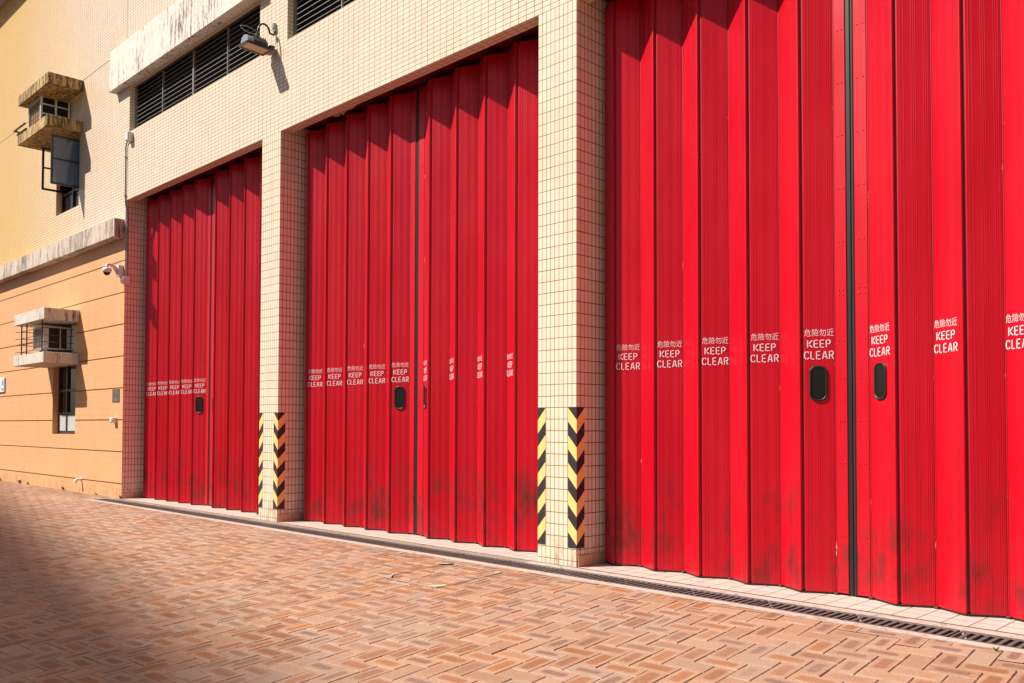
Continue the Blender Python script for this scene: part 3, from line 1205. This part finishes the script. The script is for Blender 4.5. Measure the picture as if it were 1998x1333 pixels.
pills = [o for o in B.children if o.name.startswith("pillar") and not o.get('label')]
for p, (x0, x1) in zip(pills, PIL):
    stripes(p, lambda s, z, x1=x1: (x1 + .0012 - s, -.0012, z), .097, True)
    stripes(p, lambda s, z, x1=x1: (x1 + .0012, -.0012 + s, z), .103, True)
    stripes(p, lambda s, z, x0=x0: (x0 - .0012 + s, -.0012, z), .092, True)
    stripes(p, lambda s, z, x0=x0: (x0 - .0012, -.0012 + s, z), .103, True)

# ================================================================ THINGS ON THE WALL
# window air conditioners on their ledges
def aircon(x0, x1, y0, y1, z0, z1, label, old):
    t = empty("air_conditioner", label, "air conditioner", ((x0 + x1) / 2, (y0 + y1) / 2, z0), "window air conditioners on concrete ledges")
    ox, oy, oz = t.location
    k = 'off_white' if old else 'white_plastic'
    b = MB()
    X0, X1, Y0, Y1, Z0, Z1 = x0 - ox, x1 - ox, y0 - oy, y1 - oy, z0 - oz, z1 - oz
    f = .035
    # casing with open ends: top, bottom, back part, side frame
    b.box(X0, X1, Y0, Y1, Z1 - .03, Z1, k, .003)
    b.box(X0, X1, Y0, Y1, Z0, Z0 + .03, k, .003)
    b.box(X0 + .03, X1 - .03, Y0 + .04, Y1, Z0 + .03, Z1 - .03, 'black_rubber')
    sy = [Y0, Y0 + .035, Y0 + .245, Y0 + .28, Y0 + .475, Y0 + .51] if Y1 - Y0 > .5 else [Y0, Y0 + .09, Y0 + .28, Y0 + .295, Y0 + .40, Y1 - .02]
    for sx in (X0, X1 - .012):
        for i in (0, 2, 4):
            b.box(sx, sx + .012, sy[i], sy[i + 1], Z0 + .03, Z1 - .03, k)
        if Y1 - sy[5] > .03:
            b.box(sx, sx + .012, sy[5], Y1, Z0 + .03, Z1 - .03, k)
    b.box(X0, X0 + f, Y0, Y0 + .03, Z0 + .03, Z1 - .03, k)
    b.box(X1 - f, X1 - .0125, Y0, Y0 + .03, Z0 + .03, Z1 - .03, k)
    if not old:
        b.box(X0 + f, X1 - f, Y0, Y0 + .03, Z1 - .12, Z1 - .03, k)
    c = b.build("casing", t)
    b = MB()
    n = 3 if not old else 2
    H = (Z1 - Z0 - .06) / (n + (0 if old else 0))
    for j in range(1, n):
        z = Z0 + .03 + H * j
        if not old:
            b.box(X1 - .013, X1 - .002, sy[1], sy[4], z - .012, z + .012, k)
    zz = Z0 + .05
    while zz < Z1 - .05:
        b.box(X1 - .024, X1 - .016, Y0 + .05, sy[4], zz, zz + .006, 'rust_steel' if old else 'black_frame')
        zz += .022
    b.build("side_vents", t)
    b = MB()
    gk = 'amber' if not old else 'rust_steel'
    b.box(X0 + f, X1 - f, Y0 + .030, Y0 + .038, Z0 + .03, Z1 - (.12 if not old else .03), gk)
    nx = 6
    for j in range(nx + 1):
        x = X0 + f + (X1 - X0 - 2 * f) * j / nx
        b.box(x - .004, x + .004, Y0 + .012, Y0 + .024, Z0 + .03, Z1 - (.12 if not old else .03), 'grey_metal' if not old else 'off_white')
    if not old:
        for j in range(1, 5):
            z = Z0 + .03 + (Z1 - Z0 - .15) * j / 5
            b.box(X0 + f, X1 - f, Y0 + .0241, Y0 + .029, z - .003, z + .003, 'grey_metal')
    b.build("front_grille", t)
    return t


ac1 = aircon(-3.50, -2.80, -.465, .058, 6.68, 7.26, "newer white window air conditioner on the high blackened concrete ledge", False)
b = MB()
b.box(-.36, .36, -.02, .015, -.056, -.001, 'rust_steel')
b.box(-.55, -.02, -.40, -.37, -.05, -.025, 'rust_steel')
b.box(-.60, .05, -.44, -.415, .02, .045, 'rust_steel')
b.box(-.60, -.57, -.415, -.10, .02, .045, 'rust_steel')
b.build("support_rail", ac1)
ac2 = aircon(-3.13, -2.56, -.425, .056, 2.545, 2.965, "old rusty air conditioner behind bars on the lower pale ledge", True)
b = MB()
b.box(-.24, -.18, -.14, .2, -.083, -.001, 'rust_steel')
b.box(.18, .24, -.14, .2, -.083, -.001, 'rust_steel')
b.build("support_rail", ac2)

# security cage around the lower unit
b = MB()
for x in (-3.46, -3.16):
    b.box(x - .009, x + .009, -.53, -.512, 2.462, 3.031, 'rust_steel')
for z in (2.53, 2.66, 2.78, 2.91):
    b.tube([(-3.50, 0, z), (-3.50, -.52, z + .004), (-3.62, -.575, z), (-3.46, -.54, z), (-2.30, -.535, z), (-2.30, 0, z)], .0065, 'rust_steel', 6)
b.box(-2.31, -2.29, -.53, -.512, 2.462, 3.031, 'rust_steel')
b.build("security_bars", B)

# floodlight on a gooseneck
t = empty("floodlight", "black floodlight on a curved arm between the two louvred vents", "floodlight", (4.69, 0, 6.19))
ox, oy, oz = 4.69, 0.0, 6.19


def sh(p):
    return (p[0] - ox, p[1] - oy, p[2] - oz)


b = MB()
rim = [sh(p) for p in ((4.528, -.405, 5.880), (4.735, -.405, 5.880), (4.735, -.085, 5.868), (4.528, -.085, 5.868))]
# rim frame
def bar(b, p, q, w, h, key):
    p, q = Vector(p), Vector(q)
    d = (q - p).normalized(); s = Vector((-d.y, d.x, 0)).normalized() * w / 2; u = Vector((0, 0, h / 2))
    vs = [p - s - u, p + s - u, p + s + u, p - s + u, q - s - u, q + s - u, q + s + u, q - s + u]
    b.mesh(vs, [(0, 1, 2, 3), (4, 7, 6, 5), (0, 4, 5, 1), (1, 5, 6, 2), (2, 6, 7, 3), (3, 7, 4, 0)], key)


for i in range(4):
    bar(b, rim[i], rim[(i + 1) % 4], .022, .026, 'lamp_black')
b.build("rim", t)
b = MB()
prof = [(-.092, 0.0), (-.088, .045), (-.062, .086), (-.02, .104), (.02, .104), (.062, .086), (.088, .045), (.092, 0.0)]
cx = 4.6315 - ox
for (ya, yb, key) in ((-.395, -.315, 'lamp_grey'), (-.3149, -.12, 'lamp_black')):
    vs = [(cx + x, y - oy, 5.893 - oz + z) for y in (ya, yb) for x, z in prof]
    n = len(prof)
    b.mesh(vs, [(i, i + 1, n + i + 1, n + i) for i in range(n - 1)] + [tuple(range(n - 1, -1, -1)), tuple(range(n, 2 * n))], key)
for k in range(6):
    y = -.29 + .03 * k
    b.box(cx - .06, cx + .06, y - .004, y + .004, 5.98 - oz, 6.010 - oz, 'lamp_black')
b.build("housing", t)
b = MB()
b.face([Vector(p) + Vector((0, 0, -.004)) for p in rim], 'lens')
b.build("lens", t)
b = MB()
b.box(4.575 - ox, 4.715 - ox, -.085, -.02, 5.87 - oz, 5.945 - oz, 'lamp_black', .006)
for k in range(4):
    b.box(4.56 - ox, 4.73 - ox, -.075 + .016 * k, -.068 + .016 * k, 5.858 - oz, 5.869 - oz, 'steel')
b.build("ballast_box", t)
b = MB()
arm = []
for k in range(13):
    a = R(180 * k / 12)
    arm.append((cx + .03 + .02 * k / 12, -.135 + .075 * math.cos(a) * -1 - .02, 6.08 - oz + .105 * math.sin(a) + .02 * k / 12))
arm = [(cx + .03, -.235, 5.99 - oz)] + [(p[0], p[1], p[2]) for p in arm]
arm.append((cx + .055, -.03, 6.09 - oz)); arm.append((cx + .058, -.006, 6.12 - oz))
b.tube(arm, .0125, 'lamp_black', 10)
b.build("arm", t)
b = MB()
b.tube([(0, -.001, -.03), (0, -.03, -.03)], [.042, .034], 'grey_metal', 14)
b.box(-.02, .02, -.04, -.001, -.02, .05, 'grey_metal', .004)
b.build("wall_bracket", t)
b = MB()
cab = []
for k in range(15):
    a = 2 * math.pi * k / 14
    cab.append((cx - .015 + .03 * math.sin(a), -.33 + .11 * math.cos(a) * -1, 6.085 - oz + .022 * math.sin(a + .6)))
b.tube(cab, .0045, 'grey_metal', 6)
b.tube([(.02, -.012, -.04), (.035, -.010, -.12), (.03, -.012, -.22), (.02, -.03, -.27)], .0045, 'grey_metal', 6)
b.build("cable", t)

# conduit and boxes
t = empty("conduit", "thin grey conduit running down the corner from the white box below the vent", "conduit pipe", (.03, 0, 3.6))
b = MB()
pp = [(.17, -.022, 5.80), (.10, -.02, 5.795), (.04, -.02, 5.765), (.018, -.02, 5.70), (.016, -.018, 5.4), (.018, -.018, 5.0), (.018, -.016, 4.86), (.020, -.006, 4.76), (.020, .018, 4.66), (.020, .022, 4.5), (.020, .022, 4.0), (.018, .020, 3.60)]
b.tube([(x - .03, y, z - 3.6) for x, y, z in pp], .0115, 'grey_metal', 10)
b.build("pipe", t)
for z in (5.55, 4.92, 4.30):
    b = MB()
    y = -.018 if z > 4.8 else .022
    b.box(.0 - .03 if z > 4.8 else .002 - .03, .036 - .03 if z > 4.8 else .034 - .03, y - .016, y + .016, z - 3.6 - .012, z - 3.6 + .012, 'grey_metal', .003)
    b.build("saddle_clip", t)
b = MB()
b.box(.145, .265, -.085, -.001, 5.765, 5.905, 'white_plastic', .008)
b.box(.150, .260, -.091, -.086, 5.772, 5.898, 'white_plastic', .003)
tag(b.build("junction_box"), "small white junction box on the tiles below the left end of the louvred vent", "junction box")
b = MB()
b.box(-.022, .052, -.046, .072, 3.478, 3.592, 'white_plastic', .006)
tag(b.build("junction_box"), "white junction box at the corner just under the dome camera", "junction box")

# dome camera
t = empty("security_camera", "white dome security camera on a wall arm at the corner of the orange wall", "security camera", (-.1, 0, 3.7))
b = MB()
b.box(-.045, .055, -.085, -.001, -.10, .09, 'white_plastic', .005)
b.build("mounting_box", t)
b = MB()
b.tube([(0, -.085, .03), (0, -.13, .055), (0, -.20, .085), (0, -.235, .085), (0, -.245, .065), (0, -.245, .02)], [.030, .028, .024, .023, .024, .026], 'white_plastic', 12)
b.mesh([(-.012, -.086, -.09), (.012, -.086, -.09), (.012, -.086, .02), (-.012, -.086, .02), (-.012, -.15, .03), (.012, -.15, .03)],
       [(0, 1, 2, 3), (0, 4, 5, 1), (0, 3, 4), (1, 5, 2), (3, 2, 5, 4)], 'white_plastic')
b.build("arm", t)
b = MB()
b.lathe(0, -.245, [(.0, .028), (.04, .028), (.064, .018), (.072, 0), (.072, -.028), (.066, -.045), (.052, -.050)], 'white_plastic')
b.build("housing", t)
b = MB()
b.lathe(0, -.245, [(.053, -.048), (.050, -.066), (.038, -.086), (.018, -.097), (.0, -.099)], 'black_frame')
b.build("dome", t)
b = MB()
b.tube([(.03, -.03, -.10), (.03, -.03, -.17), (.05, -.03, -.19)], .012, 'black_rubber', 8)
b.build("cable_gland", t)

# plaque, socket, tap pipe, street sign
t = empty("wall_plaque", "small grey rectangular plaque on the orange wall at eye height by the corner", "plaque", (-.28, 0, 1.67))
b = MB()
b.box(-.15, .15, -.008, -.0005, -.108, .108, 'plaque', .002)
b.build("plate", t)
b = MB()
for (z, w) in ((.075, .08), (.045, .05), (-.045, .10), (-.065, .10), (-.085, .08)):
    b.box(-w, w, -.0092, -.0082, z - .004, z + .004, 'grey_metal')
b.build("engraving", t)
b = MB()
b.box(-.35, -.235, -.075, -.001, 1.222, 1.312, 'white_plastic', .008)
b.box(-.335, -.25, -.083, -.0755, 1.235, 1.299, 'off_white', .004)
tag(b.build("wall_socket"), "small white weatherproof socket box low on the orange wall below the plaque", "socket")
t = empty("outlet_pipe", "short white elbow pipe near the foot of the orange wall", "pipe", (-1.79, 0, .235))
b = MB()
b.tube([(0, -.002, 0), (0, -.06, 0), (0, -.085, -.006), (0, -.10, -.022), (0, -.102, -.06)], [.024, .024, .026, .026, .028], 'white_plastic', 12)
b.build("elbow", t)
b = MB()
b.tube([(0, -.0005, 0), (0, -.012, 0)], .034, 'white_plastic', 14)
b.build("collar", t)
t = empty("street_sign", "white street name sign with dark characters, cut off by the left edge of the picture", "street sign", (-6.75, 0, 2.04))
b = MB()
b.box(-.43, .43, -.03, -.004, -.155, .155, 'sign_white', .004)
b.build("plate", t)
tc = bpy.data.curves.new("sign_text", 'FONT'); tc.body = "道"; tc.size = .13; tc.align_x = 'RIGHT'
tc2 = bpy.data.curves.new("sign_text_b", 'FONT'); tc2.body = "Road"; tc2.size = .075; tc2.align_x = 'RIGHT'
for c, z in ((tc, -.005), (tc2, -.115)):
    to = bpy.data.objects.new("tmp", c); COL.objects.link(to)
    dg = bpy.context.evaluated_depsgraph_get()
    m = bpy.data.meshes.new_from_object(to.evaluated_get(dg))
    bpy.data.objects.remove(to)
    b = MB()
    b.mesh([(v.co.x + .40, -.0315, v.co.y + z) for v in m.vertices], [tuple(p.vertices) for p in m.polygons], 'sign_ink')
    b.build("lettering", t)

# manhole with recessed steel frame
t = empty("manhole_cover", "square brick filled manhole cover with steel corner plates in front of the middle door", "manhole cover", (9.06, -.96, gz(-.96)))
P4 = [(8.745, -1.30), (9.415, -1.305), (9.425, -.615), (8.735, -.615)]


def gp(x, y, dz=.004):
    return (x - 9.06, y + .96, gz(y) + dz - gz(-.96))


b = MB()
for i in range(4):
    p, q = P4[i], P4[(i + 1) % 4]
    d = Vector((q[0] - p[0], q[1] - p[1])).normalized(); n = Vector((-d.y, d.x)) * .006
    b.face([gp(p[0] - n.x, p[1] - n.y), gp(q[0] - n.x, q[1] - n.y), gp(q[0] + n.x, q[1] + n.y), gp(p[0] + n.x, p[1] + n.y)], 'steel' if i in (0, 2) else 'bed')
b.build("frame", t)
for i in range(4):
    p = Vector(P4[i]); q = Vector(P4[(i + 1) % 4]); r_ = Vector(P4[(i - 1) % 4])
    a = p + (q - p).normalized() * .10; c = p + (r_ - p).normalized() * .10
    b = MB()
    b.face([gp(*p, .006), gp(*a, .006), gp(*c, .006)], 'plain_paver')
    b.face([gp(*(a - (c - a) * 0), .012), gp(*(a + (p - a).normalized() * .012), .006), gp(*(c + (p - c).normalized() * .012), .006), gp(*c, .012)], 'steel')
    m = (p * 2 + a + c) / 4 + ((a + c) / 2 - p) * .02
    b.face([gp(m.x + .024 * math.cos(2 * math.pi * k / 14), m.y + .024 * math.sin(2 * math.pi * k / 14), .0085) for k in range(14)], 'kerb')
    b.build("corner_plate", t)

# weeds in the joint at the foot of the orange wall
def weed(x, y, s, key, label):
    b = MB()
    for k in range(16):
        a = rnd.uniform(0, 2 * math.pi); l = s * rnd.uniform(.5, 1.0); w = l * .12
        tx, ty = math.cos(a), math.sin(a)
        h = l * rnd.uniform(.5, 1)
        if y > -.2:
            ty = -abs(ty)
        p0 = Vector((x + tx * .004, y + ty * .004, gz(y))); p1 = p0 + Vector((tx * l * .3, ty * l * .3, h * .7)); p2 = p0 + Vector((tx * l * .8, ty * l * .8, h))
        s_ = Vector((-ty, tx, 0)) * w
        b.face([p0 - s_ * .5, p0 + s_ * .5, p1 + s_, p1 - s_], key)
        b.face([p1 - s_, p1 + s_, p2], key)
    tag(b.build("weed"), label, "weed", "weeds growing along the foot of the wall")


weed(-6.5, -.012, .07, 'dry', "dry weed tuft at the foot of the orange wall at the left picture edge")
weed(-5.2, -.012, .11, 'dry', "largest dry weed tuft at the foot of the orange wall left of the window")
weed(-4.65, -.012, .08, 'green', "small green weed at the foot of the orange wall left of the window")
weed(-2.65, -.012, .09, 'green', "small weed at the wall foot directly below the window")
weed(-1.04, -.012, .06, 'green', "tiny weed at the wall foot between the elbow pipe and the corner")
weed(.03, -.02, .08, 'dry', "dry leafy scrap at the corner of the orange wall by the drain end")
weed(13.06, -.51, .035, 'green', "tiny bright green weed in the kerb joint at the right picture edge")

# unseen tower added so that its roof edge shades the paving
T = empty("shade_tower", "unseen tall concrete tower behind the camera, added to shade the paving", "building", (-70, -68.3, -.8))
b = MB()
T.rotation_euler = (0, 0, R(-10))
H = 80
b.box(13, 43, -12, 12, 0, H, 'tower')
b.build("wall", T)
b = MB()
for fl in range(1, 26):
    for k in range(7):
        x = 15 + k * 4.05
        b.box(x, x + 1.8, 12.001, 12.05, fl * 3.05, fl * 3.05 + 1.4, 'glass')
w = b.build("windows", T)
w['kind'] = 'stuff'
